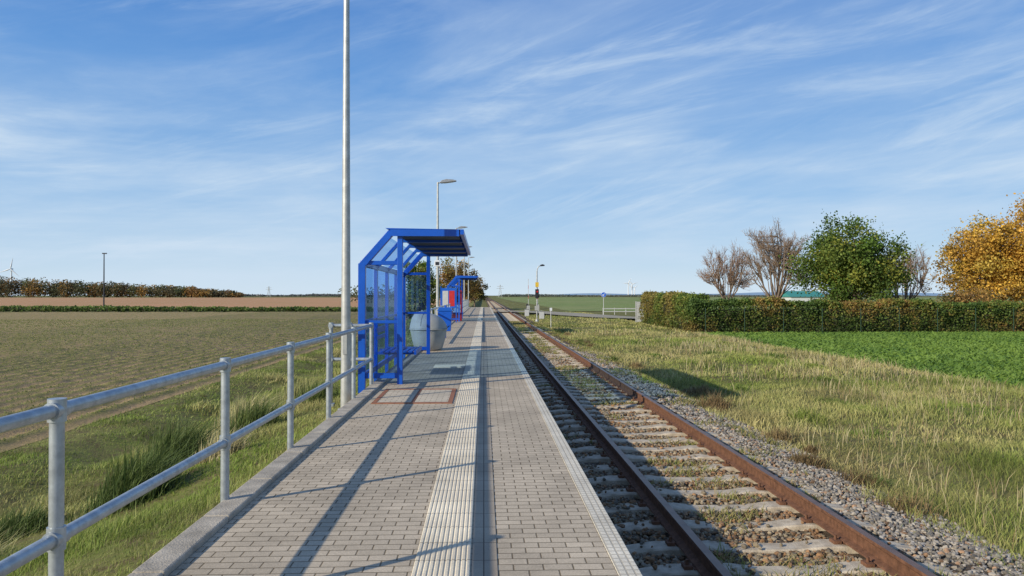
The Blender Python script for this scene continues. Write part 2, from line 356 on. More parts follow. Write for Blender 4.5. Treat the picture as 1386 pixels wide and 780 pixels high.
# ---------------------------------------------------------------- platform
PY0,PY1=-5,94
p=MB(); p.box(-1.69,.72,PY0,PY1,-.9,-.004,0); p.obj('platform',M_pave,label="long low platform paved with grey-brown concrete blocks",cat="platform",kind="structure")
k=MB()
y=PY0
while y<PY1:
    k.box(-1.87,-1.694,y+.004,min(y+1.0,PY1)-.004,-.5,.035); y+=1.0
k.obj('kerb',M_kerb,bevel=.012,label="weathered concrete kerb bounding the platform back edge",cat="kerb",kind="structure")
e=MB(); e.box(.724,.85,PY0,PY1,-.13,.002,0); e.box(.724,.80,PY0,PY1,-.9,-.134,1)
e.obj('platform_edge',[M_cope,M_conc],bevel=.004,label="pale studded coping stones along the platform edge",cat="platform edge",kind="structure")
t=MB(); w=.32;x0=-.39;nr=11; pw=w/nr
prof=[]
for i in range(nr):
    a0=x0+i*pw; prof+=[(a0+.002,.001),(a0+.006,.0055),(a0+pw-.009,.0055),(a0+pw-.005,.001)]
vs=[]
for i,yy in enumerate([PY0,PY1]): vs+=[(q[0],yy,q[1]) for q in prof]
n=len(prof); t.add(vs,[(i,i+1,n+i+1,n+i) for i in range(n-1)])
t.obj('tactile_paving',M_tact,label="cream ribbed tactile guidance strip along the platform",cat="tactile paving",kind="structure")
t=MB(); t.box(-1.05,-.40,15.45,16.05,-.004,.002)
for i in range(7):
    t.box(-1.05,-.40,15.48+i*.082,15.48+i*.082+.055,.0021,.006)
t.obj('tactile_paving',M_tact,label="short pale cross strip of tactile ribs",cat="tactile paving",kind="structure")
s_=MB(); s_.add([(-.065,PY0,.0005),(.075,PY0,.0005),(.075,PY1,.0005),(-.065,PY1,.0005)],[(0,1,2,3)])
s_.obj('paving_strip',M_strip,label="smooth darker strip beside the tactile paving",cat="paving",kind="structure")  # flat strip toned darker than the blocks around it
h=empty('access_hatch',(-1.0,11.1,0),"paved access hatch in a rusty frame on the platform","hatch")
q=MB()
for (a0,a1,b0,b1) in [(-.56,.56,-.80,-.70),(-.56,.56,.70,.80),(-.56,-.50,-.70,.70),(.50,.56,-.70,.70),(-.02,.02,-.70,.70)]: q.box(a0,a1,b0,b1,-.003,.006)
q.obj('frame',M_hatch,parent=h)
M_hc=paver('hatch_paving',.16,.09,.005,(.60,.51,.38),(.54,.46,.34),(.24,.19,.13))
for a0 in (-.495,.025):
    q=MB(); q.box(a0,a0+.47,-.695,.695,-.003,.0025); q.obj('cover',M_hc,parent=h)
# ---------------------------------------------------------------- rails, sleepers
def rail(x):
    pr=[(-.035,0),(.035,0),(.036,-.025),(.03,-.035),(.009,-.045),(.009,-.13),(.065,-.148),(.07,-.16),(-.07,-.16),(-.065,-.148),(-.009,-.13),(-.009,-.045),(-.03,-.035),(-.036,-.025)]
    m=MB(); n=len(pr); ysr=[-6,30,100,300,800]; vs=[]
    for yy in ysr: vs+=[(a,yy,b) for a,b in pr]
    for j in range(len(ysr)-1):
        for i in range(n):
            m.add([vs[j*n+i],vs[j*n+(i+1)%n],vs[(j+1)*n+(i+1)%n],vs[(j+1)*n+i]],[(0,1,2,3)],1 if i==0 else 0)
    m.obj('rail',[M_rust,M_railtop],loc=(x,0,-.56),label="rusty brown steel rail on concrete sleepers",cat="rail",group="rails of the track")
rail(1.79); rail(3.295)
sm=MB()
st=[(-1.3,.085,-.035),(-1.0,.105,0),(-.5,.105,0),(-.25,.09,-.025),(.25,.09,-.025),(.5,.105,0),(1.0,.105,0),(1.3,.085,-.035)]
vs=[]
for x,hw,z in st: vs+=[(x,-.14,-.2),(x,-hw-.012,z-.012),(x,-hw+.004,z),(x,hw-.004,z),(x,hw+.012,z-.012),(x,.14,-.2)]
fs=[]
for i in range(len(st)-1):
    for j in range(6): fs.append((i*6+j,i*6+(j+1)%6,(i+1)*6+(j+1)%6,(i+1)*6+j))
fs+=[(5,4,3,2,1,0),tuple(42+i for i in range(6))]
sm.add(vs,fs,0)
for cx in (-.7525,.7525):
    for sg in (-1,1):
        sm.box(cx+sg*.12-.035,cx+sg*.12+.035,-.05,.05,0.001,.03,1)
        sm.tube((cx+sg*.12,0,.03),(cx+sg*.12,0,.07),.014,n=6,m=1)
    sm.box(cx-.075,cx+.075,-.06,.06,0.001,.006,1)
sl0=None
for i in range(160):
    yy=1.2+.6*i
    if sl0 is None:
        sl0=sm.obj('sleeper',[M_sleep,M_rust],loc=(2.5425,yy,-.728),label="dull beige concrete sleeper set in brown ballast",cat="sleeper",group="sleepers of the track")
    else:
        o=sl0.copy(); o.location=(2.5425+random.uniform(-.015,.015),yy+random.uniform(-.015,.015),-.728+random.uniform(-.008,.003)); o.rotation_euler=(0,0,random.uniform(-.009,.009)); col.objects.link(o)
fm=MB()
for i in range(300):
    yy=1.2+.6*(160+i); fm.box(1.25,3.85,yy-.10,yy+.10,-.80,-.728)
fm.obj('sleepers_far',M_sleep,label="far run of concrete sleepers along the straight track",cat="sleepers",kind="stuff")
g=(1+5**.5)/2
base=np.array([(-1,g,0),(1,g,0),(-1,-g,0),(1,-g,0),(0,-1,g),(0,1,g),(0,-1,-g),(0,1,-g),(g,0,-1),(g,0,1),(-g,0,-1),(-g,0,1)])/math.sqrt(1+g*g)
icf=np.array([(0,11,5),(0,5,1),(0,1,7),(0,7,10),(0,10,11),(1,5,9),(5,11,4),(11,10,2),(10,7,6),(7,1,8),(3,9,4),(3,4,2),(3,2,6),(3,6,8),(3,8,9),(4,9,5),(2,4,11),(6,2,10),(8,6,7),(9,8,1)])
def stones(n,x0,x1,y0,y1,r0,r1,pw=1.0):
    u=rng.random(n); X=rng.uniform(x0,x1,n); Y=y0+(y1-y0)*u**pw
    onf=lambda X,Y:(np.abs(((Y-1.2+.3)%.6)-.3)<.115)&(X>1.24)&(X<3.84)
    on=onf(X,Y); cover=vnoise(X,Y,.45,71)*.6+.16*np.exp(-((X-2.54)/.3)**2)+.2*np.exp(-((X-1.3)/.2)**2)
    keep=~on|(rng.random(n)<np.clip((cover-.42)*1.8,.03,.7)); X=X[keep];Y=Y[keep]
    ok=(np.abs(X-1.79)>.08)&(np.abs(X-3.295)>.08); X=X[ok];Y=Y[ok]
    n=len(X); Z=np.interp(X,bx,bz)+rng.uniform(-.01,.03,n)+.05*(vnoise(X,Y,.5,77)-.5); on=onf(X,Y); Z[on]=np.where(np.abs(X[on]-2.54)<.35,-.742,-.722)
    R=rng.uniform(r0,r1,n); sc=rng.uniform(.6,1.25,(n,3)); sc[:,2]*=.8
    V=base[None]*(1+rng.uniform(-.28,.22,(n,12,1)))*sc[:,None]*R[:,None,None]
    th=rng.uniform(0,6.28,n);c=np.cos(th)[:,None];s=np.sin(th)[:,None]
    V=np.stack([V[...,0]*c-V[...,1]*s,V[...,0]*s+V[...,1]*c,V[...,2]],-1)
    V+=np.stack([X,Y,Z],-1)[:,None]
    F=icf[None]+np.arange(n)[:,None,None]*12
    inside=((X<3.7)).astype(float)
    base_c=rng.uniform(.10,.34,n)*(1-.25*inside); tint=rng.random(n)*.8+.9*inside+.7
    cc=np.stack([base_c*(1+.14*tint),base_c*(1+.01*tint),base_c*(1-.17*tint)],-1)
    ru=rng.random(n)<(.25*np.exp(-np.abs(X-3.3)/.5)+.25*np.exp(-np.abs(X-1.8)/.5)+.08+.2*inside); cc[ru]*=np.array([1.0,.70,.50])
    return V.reshape(-1,3),F.reshape(-1,3),np.repeat(cc,12,0)
A=[stones(48000,.9,4.98,3.5,13,.013,.031,1.25),stones(24000,.9,4.9,13,34,.022,.042,1.3)]
V=np.concatenate([a[0] for a in A]); F=np.concatenate([A[0][1],A[1][1]+len(A[0][0])]); C_=np.concatenate([a[2] for a in A])
npmesh('ballast_stones',V,[F],M_stone,C_,label="loose grey and brown crushed ballast stones",cat="gravel",kind="stuff")
# ---------------------------------------------------------------- vegetation generators
def blades(name,X,Y,H,Wd,colr,lean=.35,Z=None,label="",cat="grass",mat=None,windx=0.15):
    n=len(X); Z=gz(X,Y)-.02 if Z is None else Z
    th=rng.uniform(0,math.pi*2,n); a=np.stack([np.cos(th),np.sin(th),np.zeros(n)],-1)
    lt=rng.uniform(0,math.pi*2,n); L=np.stack([np.cos(lt)+windx,np.sin(lt)+windx*.6,np.zeros(n)],-1)*(H*lean*rng.uniform(.2,1.4,n))[:,None]
    P=np.stack([X,Y,Z],-1); up=np.zeros((n,3)); up[:,2]=1
    w=Wd[:,None]; h=H[:,None]
    v=np.stack([P-a*w/2,P+a*w/2,P+up*h*.55+L*.35+a*w*.38,P+up*h*.55+L*.35-a*w*.38,P+up*h*.92+L],1)
    i=np.arange(n)[:,None]*5
    F4=np.concatenate([i,i+1,i+2,i+3],1); F3=np.concatenate([i+3,i+2,i+4],1)
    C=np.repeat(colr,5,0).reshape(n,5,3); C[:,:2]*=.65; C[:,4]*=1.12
    return npmesh(name,v.reshape(-1,3),[F4,F3],mat or M_grass,C.reshape(-1,3),label=label,cat=cat,kind="stuff")
def mixc(t,a,b): t=np.clip(t,0,1)[:,None]; return np.array(a)*(1-t)+np.array(b)*t
GREEN=(.22,.30,.05);DRY=(.56,.47,.21)
def scatter(bands,x0,x1):
    Xs=[];Ys=[];Ws=[]
    for y0,y1,d,wd in bands:
        n=int((x1-x0)*(y1-y0)*d); Xs.append(rng.uniform(x0,x1,n)); Ys.append(rng.uniform(y0,y1,n)); Ws.append(rng.uniform(.7,1.3,n)*wd)
    return np.concatenate(Xs),np.concatenate(Ys),np.concatenate(Ws)
X,Y,Wd=scatter([(2,8,1500,.006),(8,16,800,.010),(16,35,240,.02),(35,100,35,.05)],-8.05,-1.9)
cl_=vnoise(X,Y,1.1,11); f=vnoise(X,Y,.35,12)
H=.04+.10*cl_**2+.07*f*cl_+.30*np.clip(cl_-.64,0,1)*np.clip((-3.2-X)/1,0,1)*np.clip((X+7.2)/.8,0,1)*2
H*=np.clip((-1.8-X)/.5,.25,1)*rng.uniform(.5,1.3,len(X))
dry=vnoise(X,Y,1.6,15)*1.1-.38+rng.uniform(-.2,.35,len(X))+np.clip(cl_-.62,0,1)*1.0
cc=mixc(dry,GREEN,DRY)*rng.uniform(.7,1.25,len(X))[:,None]
cc*=(1-.35*np.clip((vnoise(X,Y,.9,17)-.6)*4,0,1))[:,None]
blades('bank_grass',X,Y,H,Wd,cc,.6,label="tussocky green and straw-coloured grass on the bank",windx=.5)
X,Y,Wd=scatter([(3,10,1000,.007),(10,20,500,.012),(20,45,160,.025),(45,100,32,.06)],4.1,13.9)
k_=offroad(X,Y); X,Y,Wd=X[k_],Y[k_],Wd[k_]
cl_=vnoise(X,Y,1.4,21); f=vnoise(X,Y,.4,22)
lim=4.62-.35*np.clip((Y-6)/8,0,1)+.7*(f-.5)+.5*(vnoise(X,Y,1.6,29)-.5)
keep=rng.random(len(X))<np.clip((X-lim)/.35,.02,1); X,Y,Wd,cl_,f=[q[keep] for q in (X,Y,Wd,cl_,f)]
H=(.04+.14*cl_**1.6+.07*f)*rng.uniform(.5,1.3,len(X))
edge=np.exp(-((X-13.2)/.55)**2)+.7*np.exp(-((X-5.2)/.5)**2)*(vnoise(X,Y,2.2,5)>.5)
H+=edge*.13*rng.random(len(X))
dry=vnoise(X,Y,2.4,25)*.85-.20+vnoise(X,Y,.7,26)*.5+rng.uniform(-.25,.3,len(X))+edge*.3
cc=mixc(dry,(.23,.30,.05),(.56,.48,.20))*rng.uniform(.72,1.22,len(X))[:,None]
dk=np.clip((vnoise(X,Y,1.1,27)-.58)*4,0,1)*.35+.30*np.exp(-((X-5.1)/.4)**2)*(vnoise(X,Y,1.0,28)>.45); cc*=(1-dk)[:,None]
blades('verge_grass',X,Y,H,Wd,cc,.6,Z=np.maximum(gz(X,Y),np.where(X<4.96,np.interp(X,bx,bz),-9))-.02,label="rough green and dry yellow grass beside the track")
n=8000; X=rng.uniform(5.0,13.6,n);Y=3.5+42*rng.random(n)**1.3; kp=vnoise(X,Y,1.7,31)>.58; X=X[kp];Y=Y[kp];n=len(X)
H=rng.uniform(.18,.44,n);Wd=.004+.0006*Y
blades('dry_stalks',X,Y,H,Wd,mixc(rng.random(n)**1.5,(.60,.52,.28),(.28,.18,.09)),.35,label="thin dry seed stalks standing in the verge")
def tufts(name,L,label,windx):
    Xs=[];Ys=[];Hs=[];Cs=[]
    for (tx,ty,r,hh,c0,nn) in L:
        a_=rng.normal(0,r*.55,nn);b2=rng.normal(0,r*.55,nn); Xs.append(tx+a_);Ys.append(ty+b2); Hs.append(hh*rng.uniform(.4,1.1,nn)*np.exp(-(a_**2+b2**2)/(r*r*1.6))); Cs.append(np.array(c0)*rng.uniform(.6,1.3,(nn,1)))
    X=np.concatenate(Xs);Y=np.concatenate(Ys);H=np.concatenate(Hs)
    blades(name,X,Y,H,.007+.0006*Y,np.concatenate(Cs),.5,label=label,windx=windx,Z=np.maximum(gz(X,Y),np.where((X<4.96)&(X>1),np.interp(X,bx,bz),-9))-.02)
tufts('tall_tufts',[(-3.9,8.3,.4,.75,(.10,.14,.035),1100),(-4.3,10.2,.5,.9,(.11,.15,.04),1100),(-3.4,9.6,.3,.5,(.52,.45,.23),450),(-4.6,6.6,.4,.5,(.44,.40,.18),800),(-5.4,6.0,.4,.35,(.09,.13,.03),900),(-3.7,11.8,.4,.7,(.13,.17,.045),800),(-4.4,13.5,.5,.8,(.46,.41,.20),700),(-5.2,8.4,.4,.45,(.10,.14,.035),800),(-3.2,13.8,.4,.6,(.15,.19,.05),700),(-4,16,.7,.7,(.32,.31,.12),900),(-5.3,4.9,.4,.4,(.46,.42,.19),700),(-4.2,5.3,.35,.35,(.09,.13,.03),700)],"taller dark and straw grass tufts standing on the bank",.8)
W_=[]
for i in range(30):
    yy=8+38*random.random(); W_.append((random.uniform(4.4,5.2),yy,random.uniform(.15,.32),random.uniform(.15,.36),random.choice([(.19,.13,.06),(.12,.15,.04),(.14,.18,.045),(.28,.20,.09)]),260))
W_+=[(4.9,15.5,.35,.5,(.22,.15,.07),380),(5.1,17.3,.35,.45,(.24,.17,.08),380)]
for i in range(24):
    W_.append((random.uniform(6,13),5+38*random.random(),random.uniform(.25,.55),random.uniform(.15,.28),random.choice([(.16,.22,.04),(.22,.27,.05),(.13,.17,.04)]),420))
tufts('verge_weeds',W_,"brown and green weed clumps along the ballast edge",.2)
n=100000; X=rng.uniform(1.25,4.7,n);Y=3.5+60*rng.random(n)**1.5
nz=vnoise(X,Y,.4,41)*.6+vnoise(X,Y,1.3,42)*.4+.12*np.exp(-((X-2.6)/.5)**2)+.08*np.exp(-((X-4.4)/.35)**2)-.12*(X<1.9)+.06*np.clip((Y-14)/20,0,1)
on=(np.abs(((Y-1.2+.3)%.6)-.3)<.12)&(X<3.86)
kp=(nz>np.where(on,.79,.655))&(np.abs(X-1.79)>.06)&(np.abs(X-3.295)>.06); X=X[kp];Y=Y[kp];n=len(X)
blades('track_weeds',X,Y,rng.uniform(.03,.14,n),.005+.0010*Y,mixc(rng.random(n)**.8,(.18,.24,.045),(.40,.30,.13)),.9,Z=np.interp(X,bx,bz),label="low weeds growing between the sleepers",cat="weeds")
X,Y,Wd=scatter([(12,25,110,.075),(25,46,60,.11)],13.5,45)
t_=vnoise(X,Y,1.5,51)*.5+vnoise(X,Y,6,52)*.3+rng.random(len(X))*.35
blades('crop_leaves',X,Y,rng.uniform(.06,.18,len(X)),Wd,mixc(t_,(.08,.16,.025),(.21,.31,.055)),1.2,Z=np.full(len(X),-.90),label="short green crop leaves in the field",cat="crop")
n=60000; X=-8.1-45*rng.random(n)**1.3; Y=5+75*rng.random(n)
X=np.round(X/ROW)*ROW+rng.normal(0,.07,n)-.1; X=np.minimum(X,-8.1)
blades('seedlings',X,Y,rng.uniform(.02,.06,n),.009+.0009*np.abs(Y),mixc(rng.random(n),(.18,.24,.05),(.28,.27,.09)),.9,Z=soilz(X,Y)-.005,label="sparse green seedlings in rows on ploughed soil",cat="seedlings")

def tubes_np(P0,P1,R0,R1,n=5):
    P0=np.array(P0);P1=np.array(P1);R0=np.array(R0);R1=np.array(R1)
    d=P1-P0; d/=np.linalg.norm(d,axis=1)[:,None]+1e-9
    u=np.where(np.abs(d[:,2:3])<.9,np.array([[0,0,1.]]),np.array([[1.,0,0]]))
    a=np.cross(d,u);a/=np.linalg.norm(a,axis=1)[:,None];b=np.cross(d,a)
    t=np.arange(n)*2*math.pi/n
    c=a[:,None]*np.cos(t)[None,:,None]+b[:,None]*np.sin(t)[None,:,None]
    V=np.stack([P0[:,None]+c*R0[:,None,None],P1[:,None]+c*R1[:,None,None]],2)
    m=len(P0); k=np.arange(n);k2=(k+1)%n
    F=np.stack([2*k,2*k2,2*k2+1,2*k+1],-1)[None]+np.arange(m)[:,None,None]*2*n
    return V.reshape(-1,3),F.reshape(-1,4)
def leafquads(P,size,cols):
    n=len(P); a=rng.normal(size=(n,3));a/=np.linalg.norm(a,axis=1)[:,None]; b=np.cross(a,rng.normal(size=(n,3)));b/=np.linalg.norm(b,axis=1)[:,None]
    s=(size*rng.uniform(.6,1.3,n))[:,None]/2
    V=np.stack([P-a*s,P-b*s*.7,P+a*s,P+b*s*.7],1).reshape(-1,3)
    F=np.arange(4*n).reshape(n,4); return V,F,np.repeat(cols,4,0)
def bare_tree(loc,cz,rad,seed,label,mat,nb=70,ntw=26,tr=.16):
    R=np.random.default_rng(seed); T=empty('bare_tree',loc,label,'tree')
    th=max(.8,cz-rad[2]*.95)
    P0=[];P1=[];R0=[];R1=[];p0=[];p1=[];r0=[];r1=[]
    P0.append([0,0,0]);P1.append([0,0,th]);R0.append(tr);R1.append(tr*.8)
    lead=[]; s=np.array([0,0,th])
    nm=8
    for i in range(nm):
        a=2*math.pi*i/nm+R.uniform(-.3,.3); tilt=R.uniform(.3,.8) if i else .05
        e=np.array([math.cos(a)*rad[0]*tilt,math.sin(a)*rad[1]*tilt,cz+rad[2]*R.uniform(-.1,.75)*(1-tilt*.4)])
        m=s*.5+e*.5+np.array([math.cos(a)*.3,math.sin(a)*.3,-.2])
        P0+=[s,m];P1+=[m,e];R0+=[tr*.6,tr*.36];R1+=[tr*.36,.03]; lead.append((s,m,e))
    for i in range(nb):
        v=R.normal(size=3); v/=np.linalg.norm(v); 
        if v[2]<-.6: v[2]*=-1
        q=R.random()**.35*R.uniform(.8,1.08)
        c=np.array([v[0]*rad[0]*q,v[1]*rad[1]*q,cz+v[2]*rad[2]*q])*1.0
        ds=[np.linalg.norm(l[1]-c)+.5*np.linalg.norm(l[2]-c) for l in lead]; l=lead[int(np.argmin(ds))]
        t=R.uniform(.1,.95); b=l[1]*(1-t)+l[2]*t if R.random()<.75 else l[0]*(1-t)+l[1]*t
        m=b*.5+c*.5+R.normal(size=3)*.15+np.array([0,0,-.15])
        P0+=[b,m];P1+=[m,c];R0+=[.045,.03];R1+=[.03,.016]
        out=(c-np.array([0,0,th])); out/=np.linalg.norm(out)
        for j in range(ntw):
            t2=R.random(); o=m*(1-t2)+c*t2
            d=out+R.normal(size=3)*.55+np.array([0,0,.3]); d/=np.linalg.norm(d)
            L=R.uniform(.3,.8); e=o+d*L; p0.append(o);p1.append(e);r0.append(.012);r1.append(.006)
            for k in range(2):
                d2=d+R.normal(size=3)*.5; d2/=np.linalg.norm(d2); o2=o+(e-o)*R.uniform(.3,.9); p0.append(o2);p1.append(o2+d2*L*.5);r0.append(.008);r1.append(.005)
    V,F=tubes_np(P0,P1,R0,R1,7); npmesh('trunk',V,[F],M_bark,smooth=True,parent=T)
    V,F=tubes_np(p0,p1,r0,r1,3); npmesh('crown',V,[F],mat,smooth=True,parent=T)
    return T
def leafy_tree(name,loc,cz,rad,pal,seed,label,nclump=90,per=150,leaf=.2,trunk_r=.16,clr=.75,irr=.26):
    R=np.random.default_rng(seed)
    T=empty(name,loc,label,'tree')
    cs=[]
    while len(cs)<nclump:
        v=R.normal(size=3); v/=np.linalg.norm(v); q=R.random()**.45
        lump=.82+irr*math.sin(v[0]*3.1+seed)*math.cos(v[1]*2.7+seed*2)+.5*irr*math.sin(v[2]*5+v[0]*4+seed)+.14*R.random()
        if v[2]<-.85: continue
        cs.append(np.array([v[0]*rad[0]*q*lump,v[1]*rad[1]*q*lump,cz+v[2]*rad[2]*q*lump]))
    cs=np.array(cs)
    P0=[];P1=[];R0=[];R1=[]
    th=cz-rad[2]*.45
    base_=np.array([0,0,0.]); top=np.array([0,0,th])
    P0.append(base_);P1.append(top);R0.append(trunk_r);R1.append(trunk_r*.75)
    lead=np.array([.1,.1,cz+rad[2]*.6]);P0.append(top);P1.append(lead);R0.append(trunk_r*.75);R1.append(.03)
    for c in cs:
        t=R.uniform(.0,.75); s=top+(lead-top)*t*min(1,max(.1,(c[2]-th)/(lead[2]-th)))
        mid=s*.45+c*.55+R.normal(size=3)*.25+np.array([0,0,-.2]); r=R.uniform(.02,.05)
        P0+= [s,mid];P1+= [mid,c];R0+=[r,r*.6];R1+=[r*.6,.008]
    V,F=tubes_np(P0,P1,R0,R1,7); npmesh('trunk',V,[F],M_bark,smooth=True,parent=T)
    pts=[];cols=[]
    for c in cs:
        m=int(per*R.uniform(.4,1.4)); g_=R.normal(size=(m,3))*np.array([1,1,.8])*clr*rad[0]*.17*R.uniform(.7,1.3)
        pts.append(c+g_)
        pc=np.array(pal[R.integers(len(pal))])*R.uniform(.75,1.25)
        cols.append(pc*R.uniform(.65,1.3,(m,1)))
    V,F,Cc=leafquads(np.concatenate(pts),leaf,np.concatenate(cols)); npmesh('crown',V,[F],M_leaf,Cc,parent=T)
    return T
G=-.9
bare_tree((22.6,68,G),4.3,(2.6,2.4,2.9),3,"bare reddish-brown tree with fine spreading twigs",M_twig2,75,17,.14)
bare_tree((26.4,66,G),5.1,(3.7,3.3,4.0),8,"tall bare tree with a fine brown crown",M_twig,130,20,.22)
bare_tree((38.2,66,G),4.0,(3.0,2.6,3.2),14,"bare tree standing between leafy neighbours",M_twig,75,16,.15)
leafy_tree('leafy_tree',(29.9,58.5,G),4.6,(4.5,4.3,3.9),[(.11,.18,.03),(.08,.13,.025),(.16,.21,.04),(.13,.18,.03),(.26,.27,.045)],5,"round green tree starting to yellow behind the hedge",190,220,.20,.2,.68,.20)
OR=[(.62,.36,.06),(.68,.43,.07),(.50,.29,.05),(.36,.23,.05),(.58,.42,.08)]
leafy_tree('autumn_tree',(41.0,58.5,G),4.8,(4.0,3.6,4.4),OR,6,"golden orange autumn tree beside the hedge",150,200,.20,.16,.7,.22)
leafy_tree('autumn_tree',(45.6,56.5,G),5.7,(4.9,4.4,5.0),OR[:3]+[(.56,.43,.07)],9,"large golden orange autumn tree behind the hedge",190,220,.20,.2,.7,.22)
leafy_tree('autumn_tree',(52,61,G),5.0,(4.4,4.2,4.4),OR,12,"golden brown autumn tree at the end of the row",80,140,.24,.2)
leafy_tree('autumn_shrub',(41.2,50,G),2.0,(3.9,1.6,1.7),[(.64,.38,.06),(.56,.31,.06),(.40,.25,.05)],22,"bright orange shrub rising above the hedge",80,170,.15,.08)
leafy_tree('autumn_shrub',(34.6,51,G),1.6,(2.8,1.4,1.4),[(.28,.16,.05),(.34,.21,.06),(.18,.16,.05)],23,"reddish brown shrub rising above the hedge",60,130,.15,.08)
leafy_tree('evergreen_shrub',(29.8,60,G),1.7,(2.6,1.5,1.3),[(.07,.11,.03),(.14,.12,.04)],24,"dark shrub rising above the hedge",40,120,.16,.08)
leafy_tree('autumn_tree',(-4.4,118,-1),4.4,(3.7,3,3.6),[(.34,.20,.06),(.42,.26,.07),(.26,.18,.06),(.20,.17,.05)],31,"brown-orange autumn tree beyond the end of the platform",90,120,.28,.2)
leafy_tree('autumn_tree',(-1.6,128,-1),3.2,(2.4,2,2.6),[(.34,.20,.06),(.28,.19,.06),(.20,.17,.05)],32,"small brown autumn tree beyond the platform",60,100,.28,.15)
leafy_tree('leafy_tree',(-4.55,53,-1),3.0,(1.5,1.5,2.4),[(.13,.20,.035),(.20,.24,.05),(.28,.27,.06)],33,"small green-yellow tree behind the platform shelter",80,120,.16,.1)
# ---- hedge
def hedge(name,pts,wid,hfun,dens,pal,leaf,label,zb=G,rug=1.0):
    Ps=[];Cs=[]; core=MB()
    for (x0,y0),(x1,y1) in zip(pts[:-1],pts[1:]):
        L=math.hypot(x1-x0,y1-y0); n=int(L*dens); s=rng.random(n)*L; tx=(x1-x0)/L;ty=(y1-y0)/L
        hh=hfun(s)+((vnoise(s,s*0,1.7,61)-.5)*.34+(vnoise(s,s*0,.4,62)-.5)*.20)*rug
        face=rng.random(n); off=np.where(face<.6,wid*(rng.choice([-.5,.5],n)+rng.normal(0,.07,n)),rng.uniform(-.5,.5,n)*wid)
        zz_=np.where(face<.6,rng.random(n)*hh,hh*(1-.12*rng.random(n)**2)+rng.normal(0,.07,n))
        ne=int(dens*.5)
        s[:ne]=rng.normal(0,.08,ne); off[:ne]=rng.uniform(-.5,.5,ne)*wid; zz_[:ne]=rng.random(ne)*hh[:ne]
        off*=1-.14*(zz_/hh)**4
        off+=wid*.34*(vnoise(s,zz_,.7,63)-.5)
        Ps.append(np.stack([x0+tx*s-ty*off,y0+ty*s+tx*off,zb+zz_],-1))
        k=vnoise(s,zz_*1.4,2.6,64)*.62+vnoise(s,zz_,.45,65)*.42+rng.normal(0,.10,n)-.10
        idx=np.clip((k*len(pal)*1.25-.10*len(pal)).astype(int),0,len(pal)-1)
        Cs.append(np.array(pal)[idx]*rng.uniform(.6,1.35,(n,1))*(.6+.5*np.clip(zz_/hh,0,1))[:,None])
        hm=float(np.mean(hfun(np.array([0,L/2,L]))))
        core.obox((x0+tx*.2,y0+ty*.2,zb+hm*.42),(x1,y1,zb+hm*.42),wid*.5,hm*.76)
    T=empty(name,(0,0,0),label,'hedge')
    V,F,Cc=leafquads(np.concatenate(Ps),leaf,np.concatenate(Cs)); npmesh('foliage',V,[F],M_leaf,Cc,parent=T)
    core.obj('dark_core',simple('hedge_core',(.05,.05,.025),1,0,.2,3),parent=T)  # added solid core box, dark to stand for the shaded inside
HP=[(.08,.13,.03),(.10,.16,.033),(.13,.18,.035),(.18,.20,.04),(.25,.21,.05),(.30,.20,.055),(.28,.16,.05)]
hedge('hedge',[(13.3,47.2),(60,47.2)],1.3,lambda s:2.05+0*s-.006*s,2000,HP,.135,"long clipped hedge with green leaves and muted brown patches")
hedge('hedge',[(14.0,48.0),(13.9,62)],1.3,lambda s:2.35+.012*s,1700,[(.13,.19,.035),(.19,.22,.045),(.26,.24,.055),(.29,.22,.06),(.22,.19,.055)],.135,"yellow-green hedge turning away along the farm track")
T=empty('wire_fence',(14.0,46.2,G),"dark green wire fence in front of the hedge","fence")
q=MB(); q.tube((0,0,0),(0,0,1.6),.024,n=8); po=q.obj('post',M_fgreen,parent=T)
for i in range(1,17):
    o=po.copy(); o.parent=T; o.location=(i*2.5,0,0); col.objects.link(o)
for z in (.3,.9,1.5):
    q=MB(); q.tube((0,0,z),(40,0,z),.004,n=4); q.obj('wire',M_fgreen,parent=T)
T=empty('metal_gate',(13.55,63.2,G),"grey slatted metal gate at the end of the hedge","gate",rz=math.radians(-12))
q=MB(); q.box(-.50,-.42,-.04,.04,0,1.9); q.obj('post',M_galv2,parent=T); q=MB(); q.box(.42,.50,-.04,.04,0,1.9); q.obj('post',M_galv2,parent=T)
q=MB(); q.box(-.415,.415,-.015,.015,.1,1.85)
for i in range(9): q.box(-.415,.415,-.025,-.016,.14+i*.19,.24+i*.19)
q.obj('panel',M_galv2,parent=T)
hedge('field_boundary',[(-240,122),(-8,122)],3.5,lambda s:.6+.12*np.sin(s*.05),100,[(.10,.15,.03),(.13,.19,.04),(.16,.20,.05)],.4,"low green strip of scrub between the fields",zb=-1.05,rug=.6)
def treeline(name,x0,x1,y,hf,n,pal,leaf,label,wide=14,seed=1,step=(2.2,5.5),rr=(4,9)):
    R=np.random.default_rng(seed); P=[];Cc=[]
    x=x0
    while x<x1:
        r=R.uniform(*rr); h=hf(x)*R.uniform(.78,1.12); m=int(n*R.uniform(.7,1.3))
        g_=R.normal(size=(m,3)); g_/=np.linalg.norm(g_,axis=1)[:,None]; g_*=(R.random((m,1))**.4)
        yy=y+R.uniform(-wide,wide)
        P.append(np.array([x,yy,h*.5-1])+g_*np.array([r,r,h*.5])); pc=np.array(pal[R.integers(len(pal))])
        Cc.append(pc*R.uniform(.6,1.3,(m,1))); x+=R.uniform(*step)
    V,F,C3=leafquads(np.concatenate(P),leaf,np.concatenate(Cc)); npmesh(name,V,[F],M_leaf,C3,label=label,cat='trees',kind='stuff')
AP=[(.14,.12,.06),(.20,.14,.06),(.30,.17,.06),(.12,.13,.06),(.11,.11,.06),(.34,.21,.06),(.13,.15,.06)]
